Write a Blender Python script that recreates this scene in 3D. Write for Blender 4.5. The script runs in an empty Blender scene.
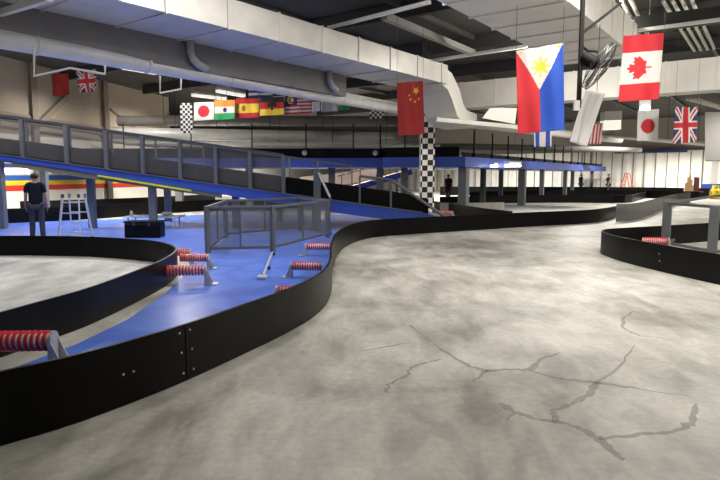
import bpy, bmesh, math, random
from mathutils import Vector, Matrix
random.seed(7)
C = bpy.context.scene.collection
# ------------------------------------------------------------------ camera
F = 580.0; CH = 1.65; PITCH = math.atan(65/F)
cp, sp = math.cos(PITCH), math.sin(PITCH)
cam_d = bpy.data.cameras.new('camera'); cam = bpy.data.objects.new('camera', cam_d); C.objects.link(cam)
cam.location = (0, 0, CH); cam.rotation_euler = (math.pi/2-PITCH, 0, 0)
cam_d.sensor_width = 36; cam_d.lens = F/720*36; cam_d.clip_end = 300
bpy.context.scene.camera = cam
def ray(u, v):
    dx = (u-360)/F; dy = (240-v)/F
    return Vector((dx, cp+dy*sp, -sp+dy*cp))
def G(u, v, z=0.0):                       # sight line meets the level plane z
    d = ray(u, v); t = (z-CH)/d.z
    return Vector((d.x*t, d.y*t, z))
def P(u, v, Y):                           # sight line at forward distance Y
    d = ray(u, v); t = Y/d.y
    return Vector((d.x*t, Y, CH+d.z*t))
AX = Vector((.584, .811, 0)).normalized(); BX = Vector((-AX.y, AX.x, 0)); UP = Vector((0, 0, 1))
CEIL = 6.6

# ------------------------------------------------------------------ materials
MATS = {}
def mat(name, col, rough=.6, metal=0, var=.0, scale=6, bump=0, emit=0, alpha=1, spec=.5, coat=0):
    if name in MATS: return MATS[name]
    m = bpy.data.materials.new(name); m.use_nodes = True
    nt = m.node_tree; b = nt.nodes['Principled BSDF']
    b.inputs['Base Color'].default_value = (*col, 1); b.inputs['Roughness'].default_value = rough
    b.inputs['Metallic'].default_value = metal; b.inputs['Specular IOR Level'].default_value = spec
    b.inputs['Coat Weight'].default_value = coat
    if emit:
        b.inputs['Emission Color'].default_value = (*col, 1); b.inputs['Emission Strength'].default_value = emit
    if alpha < 1: b.inputs['Alpha'].default_value = alpha
    if var or bump:
        tc = nt.nodes.new('ShaderNodeTexCoord'); n = nt.nodes.new('ShaderNodeTexNoise')
        n.inputs['Scale'].default_value = scale; n.inputs['Detail'].default_value = 6
        nt.links.new(tc.outputs['Object'], n.inputs['Vector'])
        if var:
            r = nt.nodes.new('ShaderNodeMapRange')
            r.inputs['From Min'].default_value = .3; r.inputs['From Max'].default_value = .7
            r.inputs['To Min'].default_value = 1-var; r.inputs['To Max'].default_value = 1+var*.4
            nt.links.new(n.outputs['Fac'], r.inputs['Value'])
            x = nt.nodes.new('ShaderNodeVectorMath'); x.operation = 'SCALE'
            x.inputs[0].default_value = col; nt.links.new(r.outputs['Result'], x.inputs['Scale'])
            nt.links.new(x.outputs['Vector'], b.inputs['Base Color'])
        if bump:
            bp = nt.nodes.new('ShaderNodeBump'); bp.inputs['Strength'].default_value = bump; bp.inputs['Distance'].default_value = .02
            nt.links.new(n.outputs['Fac'], bp.inputs['Height']); nt.links.new(bp.outputs['Normal'], b.inputs['Normal'])
    MATS[name] = m; return m

def concrete():
    m = bpy.data.materials.new('polished_concrete'); m.use_nodes = True; nt = m.node_tree; L = nt.links.new
    b = nt.nodes['Principled BSDF']
    tc = nt.nodes.new('ShaderNodeTexCoord')
    def noise(s, d, dist=0, stretch=None):
        n = nt.nodes.new('ShaderNodeTexNoise'); n.inputs['Scale'].default_value = s; n.inputs['Detail'].default_value = d
        n.inputs['Distortion'].default_value = dist; n.inputs['Roughness'].default_value = .6
        if stretch:
            mp = nt.nodes.new('ShaderNodeMapping'); mp.inputs['Scale'].default_value = stretch; mp.inputs['Rotation'].default_value = (0, 0, .5)
            L(tc.outputs['Object'], mp.inputs['Vector']); L(mp.outputs['Vector'], n.inputs['Vector'])
        else: L(tc.outputs['Object'], n.inputs['Vector'])
        return n
    big = noise(.55, 5, .6); mid = noise(3.0, 12, .5, (1, .4, 1)); fine = noise(16, 10)
    r = nt.nodes.new('ShaderNodeValToRGB')
    e = r.color_ramp.elements; e[0].position = .39; e[0].color = (.235, .23, .205, 1); e[1].position = .6; e[1].color = (.55, .537, .487, 1)
    a = nt.nodes.new('ShaderNodeMath'); a.operation = 'MULTIPLY_ADD'; a.inputs[1].default_value = .55
    a2 = nt.nodes.new('ShaderNodeMath'); a2.operation = 'MULTIPLY'; a2.inputs[1].default_value = .45
    L(mid.outputs['Fac'], a2.inputs[0]); L(big.outputs['Fac'], a.inputs[0]); L(a2.outputs[0], a.inputs[2]); L(a.outputs[0], r.inputs['Fac'])
    fr = nt.nodes.new('ShaderNodeMapRange'); fr.inputs['From Min'].default_value = .3; fr.inputs['From Max'].default_value = .7
    fr.inputs['To Min'].default_value = .86; fr.inputs['To Max'].default_value = 1.1; L(fine.outputs['Fac'], fr.inputs['Value'])
    x = nt.nodes.new('ShaderNodeVectorMath'); x.operation = 'SCALE'; L(r.outputs['Color'], x.inputs[0]); L(fr.outputs['Result'], x.inputs['Scale'])
    L(x.outputs['Vector'], b.inputs['Base Color'])
    rr = nt.nodes.new('ShaderNodeMapRange'); rr.inputs['To Min'].default_value = .34; rr.inputs['To Max'].default_value = .6; L(mid.outputs['Fac'], rr.inputs['Value'])
    L(rr.outputs['Result'], b.inputs['Roughness']); b.inputs['Specular IOR Level'].default_value = .45
    bp = nt.nodes.new('ShaderNodeBump'); bp.inputs['Strength'].default_value = .08; bp.inputs['Distance'].default_value = .01
    L(fine.outputs['Fac'], bp.inputs['Height']); L(bp.outputs['Normal'], b.inputs['Normal'])
    return m
def blue_paint():
    m = bpy.data.materials.new('blue_floor_paint'); m.use_nodes = True; nt = m.node_tree; L = nt.links.new
    b = nt.nodes['Principled BSDF']; tc = nt.nodes.new('ShaderNodeTexCoord')
    n = nt.nodes.new('ShaderNodeTexNoise'); n.inputs['Scale'].default_value = 1.6; n.inputs['Detail'].default_value = 8; n.inputs['Distortion'].default_value = 1
    L(tc.outputs['Object'], n.inputs['Vector'])
    r = nt.nodes.new('ShaderNodeValToRGB'); e = r.color_ramp.elements
    e[0].position = .35; e[0].color = (.03, .13, .7, 1); e[1].position = .7; e[1].color = (.08, .22, .86, 1)
    L(n.outputs['Fac'], r.inputs['Fac']); L(r.outputs['Color'], b.inputs['Base Color'])
    rr = nt.nodes.new('ShaderNodeMapRange'); rr.inputs['To Min'].default_value = .14; rr.inputs['To Max'].default_value = .3; L(n.outputs['Fac'], rr.inputs['Value'])
    L(rr.outputs['Result'], b.inputs['Roughness']); b.inputs['Specular IOR Level'].default_value = .7; b.inputs['Sheen Weight'].default_value = .42; b.inputs['Sheen Roughness'].default_value = .35; b.inputs['Sheen Tint'].default_value = (.95, .95, 1, 1)
    return m
def curtain_mat():
    m = mat('white_wall_sheeting', (.86, .84, .78), .7, var=.08, scale=1.5)
    return m
M_con = concrete(); M_blue = blue_paint()
M_blk = mat('black_plastic', (.0045, .0043, .0042), .36, var=.25, scale=3, bump=.04, spec=.13)
M_blkm = mat('matte_black', (.007, .007, .007), .7, spec=.2)
M_duct = mat('galvanised_duct', (.62, .6, .57), .45, .25, var=.12, scale=2.2)
M_duct2 = mat('white_duct', (.7, .685, .64), .55, .1, var=.1, scale=1.6)
M_bulk = mat('grey_bulkhead', (.2, .19, .18), .75, var=.15, scale=2)
M_pipe = mat('silver_pipe', (.66, .66, .65), .45, .1, var=.1, scale=3)
M_dark = mat('rod_black', (.02, .02, .02), .6)
M_wht = mat('white_paint', (.75, .74, .7), .5)
M_grey = mat('grey_steel', (.13, .14, .15), .45, .3, var=.12, scale=8)
M_grey2 = mat('dark_grey_steel', (.055, .06, .065), .5, .3)
M_alu = mat('aluminium', (.7, .71, .73), .35, .6)
M_galv = mat('galvanised_plate', (.5, .5, .49), .45, .4, var=.15, scale=14)
M_red = mat('red_rubber', (.6, .02, .03), .4, var=.12, scale=10)
M_pink = mat('white_spacer', (.85, .78, .77), .5)
M_bfas = mat('blue_fascia', (.028, .07, .36), .45, var=.12, scale=3)
M_ceil = mat('dark_ceiling', (.05, .047, .045), .85, var=.3, scale=1.2)
M_beam = mat('dark_beam', (.03, .029, .029), .7)
M_wall = mat('beige_wall', (.36, .31, .24), .8, var=.1, scale=.8)
M_wallw = mat('white_wall', (.8, .77, .7), .75, var=.05, scale=.8)
M_lamp = mat('lit_tube', (1, .97, .93), .5, emit=5)
M_yel = mat('yellow_paint', (.8, .6, .03), .5)
def mesh_mat(name, col, a):
    m = mat(name, col, .6); m.node_tree.nodes['Principled BSDF'].inputs['Alpha'].default_value = a; return m
M_mesh = mesh_mat('wire_mesh_infill', (.12, .125, .125), .3)
M_meshd = mesh_mat('ramp_mesh_infill', (.1, .095, .085), .4)

# ------------------------------------------------------------------ mesh helpers
def V(*a): return Vector(a)
class MB:
    def __init__(s): s.bm = bmesh.new()
    def box(s, c, size, rot=None):
        m = Matrix.Translation(Vector(c)) @ (rot.to_4x4() if rot else Matrix()) @ Matrix.Diagonal((*size, 1))
        bmesh.ops.create_cube(s.bm, size=1, matrix=m); return s
    def bar(s, p, q, w, h, up=UP):
        p, q = Vector(p), Vector(q); d = q-p; x = d.normalized()
        y = up.cross(x)
        if y.length < 1e-4: y = Vector((0, 1, 0)).cross(x)
        if y.length < 1e-4: y = Vector((1, 0, 0))
        y.normalize(); z = x.cross(y)
        r = Matrix((x, y, z)).transposed()
        return s.box((p+q)/2, (d.length, w, h), r)
    def tube(s, pts, r, n=10, caps=True):
        pts = [Vector(p) for p in pts]; rings = []
        for i, p in enumerate(pts):
            d = (pts[min(i+1, len(pts)-1)]-pts[max(i-1, 0)]).normalized()
            ref = UP if abs(d.z) < .95 else Vector((0, 1, 0))
            x = ref.cross(d).normalized(); y = d.cross(x)
            rr = r[i] if isinstance(r, (list, tuple)) else r
            rings.append([s.bm.verts.new(p+x*rr*math.cos(2*math.pi*k/n)+y*rr*math.sin(2*math.pi*k/n)) for k in range(n)])
        for a, b in zip(rings, rings[1:]):
            for k in range(n): s.bm.faces.new((a[k], a[(k+1) % n], b[(k+1) % n], b[k]))
        if caps: s.bm.faces.new(rings[0][::-1]); s.bm.faces.new(rings[-1])
        return s
    def prism(s, poly, z0, z1):
        a = [s.bm.verts.new((p[0], p[1], z0)) for p in poly]; b = [s.bm.verts.new((p[0], p[1], z1)) for p in poly]
        fs = [s.bm.faces.new(a[::-1]), s.bm.faces.new(b)]; n = len(a)
        for i in range(n): s.bm.faces.new((a[i], a[(i+1) % n], b[(i+1) % n], b[i]))
        bmesh.ops.triangulate(s.bm, faces=fs); return s
    def hull(s, v8):                            # 8 points: bottom 4 then top 4
        v = [s.bm.verts.new(p) for p in v8]
        for f in ((3, 2, 1, 0), (4, 5, 6, 7), (0, 1, 5, 4), (1, 2, 6, 5), (2, 3, 7, 6), (3, 0, 4, 7)): s.bm.faces.new([v[i] for i in f])
        return s
    def sphere(s, c, r, sc=(1, 1, 1), n=12):
        m = Matrix.Translation(Vector(c)) @ Matrix.Diagonal((r*sc[0], r*sc[1], r*sc[2], 1))
        bmesh.ops.create_uvsphere(s.bm, u_segments=n, v_segments=max(6, n//2+2), radius=1, matrix=m); return s
    def wall(s, pts, h, t, z0=0.0):             # upright strip along a plan polyline; z0 may be a list
        n = len(pts); pts = [Vector((p[0], p[1], 0)) for p in pts]; rows = []
        for i, p in enumerate(pts):
            d = (pts[min(i+1, n-1)]-pts[max(i-1, 0)]).normalized(); nn = Vector((-d.y, d.x, 0))*t/2
            zb = z0[i] if isinstance(z0, (list, tuple)) else z0
            rows.append([s.bm.verts.new(p+nn+UP*zb), s.bm.verts.new(p-nn+UP*zb), s.bm.verts.new(p-nn+UP*(zb+h)), s.bm.verts.new(p+nn+UP*(zb+h))])
        for a, b in zip(rows, rows[1:]):
            for k in range(4): s.bm.faces.new((a[k], a[(k+1) % 4], b[(k+1) % 4], b[k]))
        s.bm.faces.new(rows[0][::-1]); s.bm.faces.new(rows[-1]); return s
def smooth_line(pts, k=6):
    pts = [Vector((p[0], p[1], 0)) for p in pts]; out = []
    for i in range(len(pts)-1):
        p0, p1, p2, p3 = pts[max(i-1, 0)], pts[i], pts[i+1], pts[min(i+2, len(pts)-1)]
        for j in range(k):
            t = j/k
            out.append(.5*((2*p1)+(p2-p0)*t+(2*p0-5*p1+4*p2-p3)*t*t+(3*p1-p0-3*p2+p3)*t**3))
    out.append(pts[-1]); return out
def obj(name, mb, m, parent=None, origin=None, smooth=False, bevel=0, local=None):
    """one mesh object; verts are given in world space when origin (or the parent's place) is to be subtracted"""
    bm = mb.bm if isinstance(mb, MB) else mb
    bmesh.ops.recalc_face_normals(bm, faces=bm.faces)
    off = Vector(origin) if origin is not None else Vector((0, 0, 0))
    if parent is not None and local is None: off = Vector(parent.location)
    if off.length: bmesh.ops.translate(bm, verts=bm.verts, vec=-off)
    me = bpy.data.meshes.new(name); bm.to_mesh(me); bm.free()
    for x in (m if isinstance(m, (list, tuple)) else [m]): me.materials.append(x)
    if smooth:
        for p in me.polygons: p.use_smooth = True
    o = bpy.data.objects.new(name, me); C.objects.link(o)
    if parent is not None: o.parent = parent
    elif origin is not None: o.location = off
    if bevel:
        bv = o.modifiers.new('bevel', 'BEVEL'); bv.width = bevel; bv.segments = 2; bv.limit_method = 'ANGLE'
    if smooth:
        try: me.shade_auto_smooth() if hasattr(me, 'shade_auto_smooth') else None
        except Exception: pass
    return o
def tag(o, label, cat, group=None, kind=None):
    o['label'] = label; o['category'] = cat
    if group: o['group'] = group
    if kind: o['kind'] = kind
    return o
def thing(name, label, cat, loc, group=None, rotz=0):
    o = bpy.data.objects.new(name, None); C.objects.link(o); o.location = loc; o.rotation_euler = (0, 0, rotz)
    o.empty_display_size = .1
    return tag(o, label, cat, group)
def struct(name, mb, m, label=None, origin=None, smooth=False):
    o = obj(name, mb, m, None, origin, smooth); o['kind'] = 'structure'
    if label: o['label'] = label
    return o
def dup(root, loc, rotz, label):
    r = root.copy(); C.objects.link(r); r.location = loc; r.rotation_euler = (0, 0, rotz); r['label'] = label
    for ch in list(root.children):
        c = ch.copy(); C.objects.link(c); c.parent = r
        for g in list(ch.children):
            d = g.copy(); C.objects.link(d); d.parent = c
    return r

# ------------------------------------------------------------------ room shell
def W(u, s=None): return u
farR = P(640, 180, 52); farR.z = 0
def far_pt(s): return farR+BX*s
LW = lambda y: Vector((-15.3+.21*(y-24), y, 0))
yL = (AX.dot(farR)+AX.x*20.34)/(AX.x*.21+AX.y); farL = LW(yL); farE = far_pt(-24)
room = [V(-22, -9, 0), LW(20), farL, farE, V(30, -9, 0)]
struct('floor', MB().prism([(-26, -10), (48, -10), (60, 80), (-26, 80)], -.1, 0), M_con, 'pale grey polished concrete floor of the kart hall')
struct('ceiling', MB().prism([(-26, -10), (48, -10), (60, 80), (-26, 80)], CEIL, CEIL+.1), M_ceil)
def wallseg(name, p, q, z0, z1, m, t=.15):
    p, q = Vector(p), Vector(q)
    return struct(name, MB().bar(p+UP*(z0+z1)/2, q+UP*(z0+z1)/2, t, z1-z0), m)
wallseg('wall_left', LW(20), farL, 0, 3.4, M_wallw)
wallseg('wall_left_upper', LW(20), LW(38), 3.4, CEIL, M_wall)
wallseg('wall_left_near', V(-22, -9, 0), LW(20), 0, CEIL, M_wall)
# far wall: white sheeting hung in vertical strips
mb = MB(); L0 = farL; n = 150; pts = []
tot = (farE-farL).length
for i in range(n+1):
    p = farL+(farE-farL)*(i/n); off = .05 if i % 2 else -.05
    pts.append(p+AX*off)
mb.wall(pts, 3.75, .08)
struct('wall_far', mb, curtain_mat())
wallseg('wall_far_upper', farL+AX*.3, farE+AX*.3, 3.7, CEIL, mat('far_wall_upper', (.3, .28, .25), .8))
wallseg('wall_right', farE, V(36, -9, 0), 0, CEIL, M_wallw)
wallseg('wall_back', V(-22, -9, 0), V(36, -9, 0), 0, CEIL, M_wallw)
# dark seams between the sheets and the blue head rail
mb = MB()
for i in range(0, 68):
    p = farL+(farE-farL)*((i+.5)/68)-AX*.12
    mb.bar(p+UP*.0, p+UP*3.7, .05, .05)
struct('trim_far_seams', mb, mat('seam_grey', (.12, .11, .1), .7))
pa, pb = farR+BX*2.2-AX*.25, farR-BX*3.6-AX*.25
struct('trim_far_rail', MB().bar(pa+UP*3.72, pb+UP*3.72, .12, .28), mat('navy_rail', (.02, .03, .13), .5))
# painted stripes on the left wall
WD = (farL-LW(20)).normalized(); WN = Vector((WD.y, -WD.x, 0))*.09
for nm, z0, z1, c in (('trim_blue', 1.41, 1.64, (.03, .12, .45)), ('trim_yellow', 1.2, 1.41, (.85, .6, .03)), ('trim_red', .97, 1.2, (.62, .03, .02))):
    struct(nm, MB().bar(LW(20.5)+WN+UP*(z0+z1)/2, LW(52)+WN+UP*(z0+z1)/2, .02, z1-z0), mat('stripe_'+nm, c, .6))
# steel columns and braces on the left wall
M_col = mat('brown_steel', (.24, .2, .16), .7, var=.1, scale=3); M_br = mat('brown_pipe', (.09, .05, .04), .6)
for i, u in enumerate((44, 101)):
    y = 26.5+5.0*i
    p = LW(y)+WN*2; d = (p.x/p.y)
    struct('trim_column_%d' % (i+1), MB().bar(p+UP*0, p+UP*CEIL, .3, .25, AX), M_col)
mb = MB(); w0 = LW(26.4)+WN*2.0
mb.bar(w0+UP*3.7, LW(28.6)+WN*2+UP*5.4, .22, .25); struct('trim_brace_1', mb, M_col)
struct('trim_brace_2', MB().bar(LW(32)+WN*1.4+UP*5.2, LW(36)+WN*1.4+UP*3.7, .08, .1), M_col)
struct('trim_brace_3', MB().bar(LW(38)+WN*1.4+UP*5.6, LW(36)+WN*1.4+UP*3.7, .08, .1), M_col)
struct('trim_girt_1', MB().bar(LW(20.2)+WN*1.3+UP*4.35, LW(37.8)+WN*1.3+UP*4.0, .06, .12), M_col)
pl = [LW(20.2)+WN*5+UP*4.05, LW(30.5)+WN*5+UP*3.75, LW(31)+WN*5+UP*3.4, LW(36)+WN*5+UP*3.35, LW(37.5)+WN*5+UP*3.9]
tag(obj('sprinkler_pipe', MB().tube(pl, .05, 8), M_br, origin=pl[0]), 'brown pipe with a jog running along the beige upper left wall', 'pipe')
# ------------------------------------------------------------------ roof beams
def beam_b(name, u, v, z, h=.3, w=.18, s0=-14, s1=14, m=None):
    p = G(u, v, z); return struct(name, MB().bar(p+BX*s0, p+BX*s1, w, h), m or M_beam)
def beam_a(name, u, v, z, h=.3, w=.18, s0=-6, s1=20, m=None):
    p = G(u, v, z); return struct(name, MB().bar(p+AX*s0, p+AX*s1, w, h), m or M_beam)
k = 0
for s in range(6):                                    # purlins across the hall
    k += 1; p = V(0, 12, 0)+AX*(s*5.0)
    struct('trim_purlin_%d' % k, MB().bar(p+BX*22+UP*6.35, p-BX*22+UP*6.35, .2, .45), M_beam)
for s in range(9):
    k += 1; p = V(0, 14, 0)+BX*(s*3.4-16)
    struct('trim_purlin_%d' % k, MB().bar(p-AX*8+UP*6.5, p+AX*44+UP*6.5, .12, .16), mat('joist_grey', (.06, .058, .055), .6))
# ------------------------------------------------------------------ painted floor + barriers
BH = .46
def top(pts, z=BH): return [G(u, v, z) for u, v in pts]
t1 = top([(-70, 388), (0, 372), (60, 359), (120, 343.5), (180, 326), (240, 306), (280, 292), (310, 279.5), (325, 269), (330.5, 258), (331, 246), (336, 234), (345, 227), (362, 222), (385, 219.3), (435, 216.8), (485, 214.5), (540, 212), (580, 210.4), (602, 208.6), (616, 206)])
t2 = top(z=.41, pts=[(-90, 336), (0, 312.6), (37, 302.5), (90, 287.5), (142, 268.5), (163, 259.5), (174, 252.5), (175.5, 247.5), (165, 243), (142, 239.7), (94, 237), (45, 236), (0, 236), (-60, 236.5)])
t3 = top([(800, 268), (720, 254.5), (690, 249.6), (660, 244.6), (640, 241), (620, 237), (607, 233.5), (602, 231.2), (606, 229.4), (620, 228.2), (661, 226), (711, 223), (780, 219)])
s1, s2, s3 = smooth_line(t1), smooth_line(t2), smooth_line(t3)
# blue floor paint: between the near barrier and the left loop, widening towards the ramp
edge = []
tip = [G(*q) for q in ((-90, 405), (0, 373), (22, 365), (75, 345), (127, 320), (165, 294), (182, 278), (190, 266), (188, 256), (178, 250), (160, 247), (94, 244))]
blue = [p for p in s1 if p.y < 15.2 and p.x < .1] + [V(.3, 16.6, 0), V(.6, 24, 0), V(-6.5, 24.2, 0), V(-9.5, 21.5, 0), V(-14.5, 20, 0), V(-13, 11.9, 0)] + [V(-6.4, 12.2, 0)] + tip[::-1][1:]
from mathutils.geometry import tessellate_polygon
bm = bmesh.new(); bv = [bm.verts.new((p.x, p.y, .003)) for p in blue]
for tri in tessellate_polygon([[Vector((p.x, p.y, 0)) for p in blue]]):
    try: bm.faces.new([bv[i] for i in tri])
    except ValueError: pass
for f in bm.faces:
    f.normal_update()
    if f.normal.z < 0: f.normal_flip()
struct('floor_blue_paint', bm, M_blue, 'glossy blue painted floor between the barriers')
def barrier(name, line, label, h=BH, t=.03, z0=.005, group=None, m=None):
    o = thing(name, label, 'barrier', (line[len(line)//2].x, line[len(line)//2].y, 0), group)
    obj('panel', MB().wall(line, h, t, z0), m or M_blk, o, smooth=False)
    return o
b1 = barrier('track_barrier', s1, 'long black plastic track barrier curving from the front left corner to the far track')
b2 = barrier('track_barrier', s2, 'black plastic barrier looped around the concrete track at left', h=.41)
b3 = barrier('track_barrier', s3, 'black plastic barrier looped around the grey frame at right edge')
M_bolt = mat('bolt_steel', (.75, .73, .7), .3, .7)
def face_pt(line, u, v):
    """nearest crossing of a sight line with an upright strip"""
    best = None; d = ray(u, v)
    for a, b in zip(line, line[1:]):
        den = d.x*(b.y-a.y)-d.y*(b.x-a.x)
        if abs(den) < 1e-9: continue
        t = (a.x*(b.y-a.y)-a.y*(b.x-a.x))/den; q = Vector((d.x*t, d.y*t, 0))
        w = (q-a).dot(b-a)/(b-a).length_squared
        if t > 0 and -.01 <= w <= 1.01 and (best is None or t < best[0]):
            nn = Vector((-(b-a).y, (b-a).x, 0)).normalized()
            if nn.dot(d) > 0: nn = -nn
            best = (t, q+UP*(CH+d.z*t), nn)
    return best[1], best[2]
for br, line, spots in ((b1, s1, ((122, 374), (132, 371), (178, 333), (188, 329.5), (180, 352.5), (190.5, 348.5), (182, 373), (192, 368.5))), (b3, s3, ((660, 254), (660.5, 261)))):
    for u, v in spots:
        p, nn = face_pt(line, u, v)
        obj('bolt', MB().tube([p+nn*.012, p+nn*.02, p+nn*.024], [.009, .009, .005], 10), M_bolt, br)
p, nn = face_pt(s1, 185, 352)
tn = Vector((-nn.y, nn.x, 0))
obj('joint_plate', MB().bar(p+nn*.017-UP*(p.z-.012), p+nn*.017+UP*(BH-.002-p.z), .003, .012, nn), mat('joint_black', (.02, .019, .018), .3), b1)
s4 = smooth_line([G(*q) for q in ((616, 221.8), (628, 220.8), (640, 218.6), (651, 214.5), (662, 210), (674, 206), (690, 202.5))])
m_clear = mesh_mat('scuffed_clear_plastic', (.07, .068, .063), .76)
barrier('clear_barrier', s4, 'scuffed see-through grey barrier at the end of the black far barrier', .62, .025, m=m_clear)
def straight(label, pts, h=BH, group=None, m=None, z=BH):
    return barrier('track_barrier', smooth_line([G(u, v, z) for u, v in pts], 4), label, h, .04, .005, group, m)
straight('short black barrier running into the far curve behind the chequered pillar foot', ((405, 198.5), (432, 201), (455, 204), (485, 208.5), (512, 211.2)))
straight('pale-faced grey barrier end beyond the black barriers right of the blue deck corner post', ((440, 203.2), (470, 203), (492, 202.6), (504, 202.4)), m=mat('pale_grey_plastic', (.3, .29, .26), .5, var=.2, scale=3))  # paler grey with noise, unlike the black barriers
straight('black barrier behind the pale strip of track, nearest of the far barriers', ((440, 197), (505, 195.4), (570, 195), (625, 195.2), (640, 193), (652, 190.6)))
straight('far black barrier, second behind the pale strip of track', ((470, 191.5), (540, 190.6), (620, 190.2), (700, 191.5)), z=.55, h=.55)
straight('farthest black barrier in front of the white sheeting wall', ((440, 186.6), (520, 186.8), (600, 187.0), (650, 187.4), (690, 188), (730, 189)), h=.7, z=.7)
straight('black barrier below the striped wall at left, behind the blue floor', ((-30, 211), (20, 209.5), (90, 207), (130, 204.8), (172, 202.4), (206, 201), (260, 199.5), (330, 198.5)), h=.5)
straight('black barrier farther back below the striped wall', ((20, 203.5), (90, 201.5), (150, 199), (215, 195.5)), h=.55)

# ------------------------------------------------------------------ floor cracks
cr = [[(100, 210, 1), (165, 260, 1.5), (215, 290, 2), (250, 302, 3), (300, 299, 1.6), (340, 300, 2.2), (400, 318, 2), (475, 325, 2.6), (560, 338, 1.2), (660, 352, .8)],
      [(255, 301, 2), (240, 312, 1.6), (225, 323, 1)], [(340, 300, 2.6), (360, 280, 2.2), (400, 265, 1)],
      [(475, 325, 3), (455, 350, 2.6), (420, 368, 2), (385, 381, 2.2), (390, 400, 2.2), (430, 414, 2.2), (455, 425, 2.4), (482, 440, 3), (505, 462, 2.4), (525, 482, 1.6)],
      [(280, 366, 3), (310, 385, 2.2), (345, 395, 1.8), (400, 406, 2.4)], [(480, 438, 2), (560, 430, 2), (640, 420, 2), (665, 405, 2.6), (672, 366, 2.2)],
      [(475, 325, 1.4), (520, 290, 1), (550, 250, .6)], [(550, 182, 1), (525, 195, 2), (525, 215, 1.6), (560, 232, 1), (630, 240, .5)],
      [(52, 345, 1), (57, 330, 1.4), (95, 310, 1.4), (100, 295, 1.4), (165, 277, 1)], [(0, 262, 1), (100, 245, .8)], [(310, 385, 1.6), (290, 402, 1)]]
bm = bmesh.new()
for c in cr:
    pts = []
    for (x0, y0, w0), (x1, y1, w1) in zip(c, c[1:]):
        for j in range(5):
            t = j/5; q = G(360+(x0+(x1-x0)*t)/2, 220+(y0+(y1-y0)*t)/2)
            q.x += random.uniform(-1, 1)*.012; q.y += random.uniform(-1, 1)*.018
            pts.append((q, (w0+(w1-w0)*t)*.011*random.uniform(.6, 1.3)))
    q = G(360+c[-1][0]/2, 220+c[-1][1]/2); pts.append((q, .003))
    pv = None
    for i, (q, w) in enumerate(pts):
        d = (pts[min(i+1, len(pts)-1)][0]-pts[max(i-1, 0)][0]).normalized(); nn = Vector((-d.y, d.x, 0))*w
        cur = (bm.verts.new(q+nn+UP*.0012), bm.verts.new(q-nn+UP*.0012))
        if pv: bm.faces.new((pv[0], pv[1], cur[1], cur[0]))
        pv = cur
bm.normal_update()
for f in bm.faces:
    if f.normal.z < 0: f.normal_flip()
o = struct('floor_cracks', bm, mesh_mat('crack_fill', (.29, .28, .25), .45), 'filled grey cracks wandering across the track floor')

# ------------------------------------------------------------------ bumper rollers
def roller_proto(loc, rotz, label, L=.62, n=12):
    o = thing('bumper_roller', label, 'bumper', loc, 'red bumper rollers holding the barriers', rotz)
    zc = .235
    obj('core', MB().tube([(.03, 0, zc), (L, 0, zc)], .064, 14), M_pink, o, local=1, smooth=True)
    for i in range(n):
        x = .05+i*(L-.07)/(n-1); w = (L/n)*.2
        obj('disc', MB().tube([(x-w, 0, zc), (x-w*.8, 0, zc), (x+w*.8, 0, zc), (x+w, 0, zc)], [.078, .09, .09, .078], 18), M_red, o, local=1)
    mb = MB(); prof = [(-.1, 0), (.1, 0)]+[(.085*math.cos(a), zc+.085*math.sin(a)) for a in [k*math.pi/10 for k in range(11)]]
    a = [mb.bm.verts.new((-.012, y, z)) for y, z in prof]; b = [mb.bm.verts.new((.012, y, z)) for y, z in prof]
    mb.bm.faces.new(a[::-1]); mb.bm.faces.new(b)
    for i in range(len(a)): mb.bm.faces.new((a[i], a[(i+1) % len(a)], b[(i+1) % len(b)], b[i]))
    for y in (-.075, .075):
        mb.hull([(-.12, y-.006, .006), (-.01, y-.006, .006), (-.01, y+.006, .006), (-.12, y+.006, .006), (-.11, y-.006, .014), (-.01, y-.006, .24), (-.01, y+.006, .24), (-.11, y+.006, .014)])
    mb.box((-.09, 0, .009), (.2, .22, .01))
    br = obj('bracket', mb, M_galv, o, local=1)
    for y in (-.045, .045):
        obj('bolt', MB().tube([(-.012, y, zc+.02), (-.022, y, zc+.02)], .012, 8), M_bolt, br, local=1)
    return o
def heading(p, q): return math.atan2(q.y-p.y, q.x-p.x)
g0 = P(54, 352, 4.85); g0.z = .004
proto = roller_proto(g0, math.pi+.06, 'nearest red bumper roller, at the left edge behind the front barrier')
def put_roller(base, ang, label, scale=1.0):
    r = dup(proto, (base.x, base.y, .004), ang, label); r.scale = (scale,)*3; return r
put_roller(G(206, 284.5), math.pi+.12, 'red bumper roller beside the tip of the left barrier loop, nearest of three there', .93)
put_roller(G(208.5, 268.5), math.pi+.02, 'red bumper roller beside the tip of the left barrier loop, middle of three there', .8)
put_roller(G(191, 262.5), math.pi-.1, 'red bumper roller just behind the tip of the left barrier loop, farthest of three there', .8)
put_roller(G(291.5, 277.5), -.12, 'red bumper roller inside the bend of the front barrier, middle of the right row', .8)
put_roller(G(306, 256), -.05, 'red bumper roller by the right foot of the mesh enclosure, farthest of its row', .83)
put_roller(G(277, 306), -.12, 'red bumper roller half hidden behind the front barrier, nearest of the right row', .8)
put_roller(V(6.82, 12.75, 0), 2.95, 'red bumper roller inside the right barrier loop beside the grey frame', .85)
p = P(452, 221, 22.2)
put_roller(p+V(.02, 0, 0), math.pi-.3, 'red bumper roller lying behind the far barrier near the chequered pillar', .9)

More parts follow.
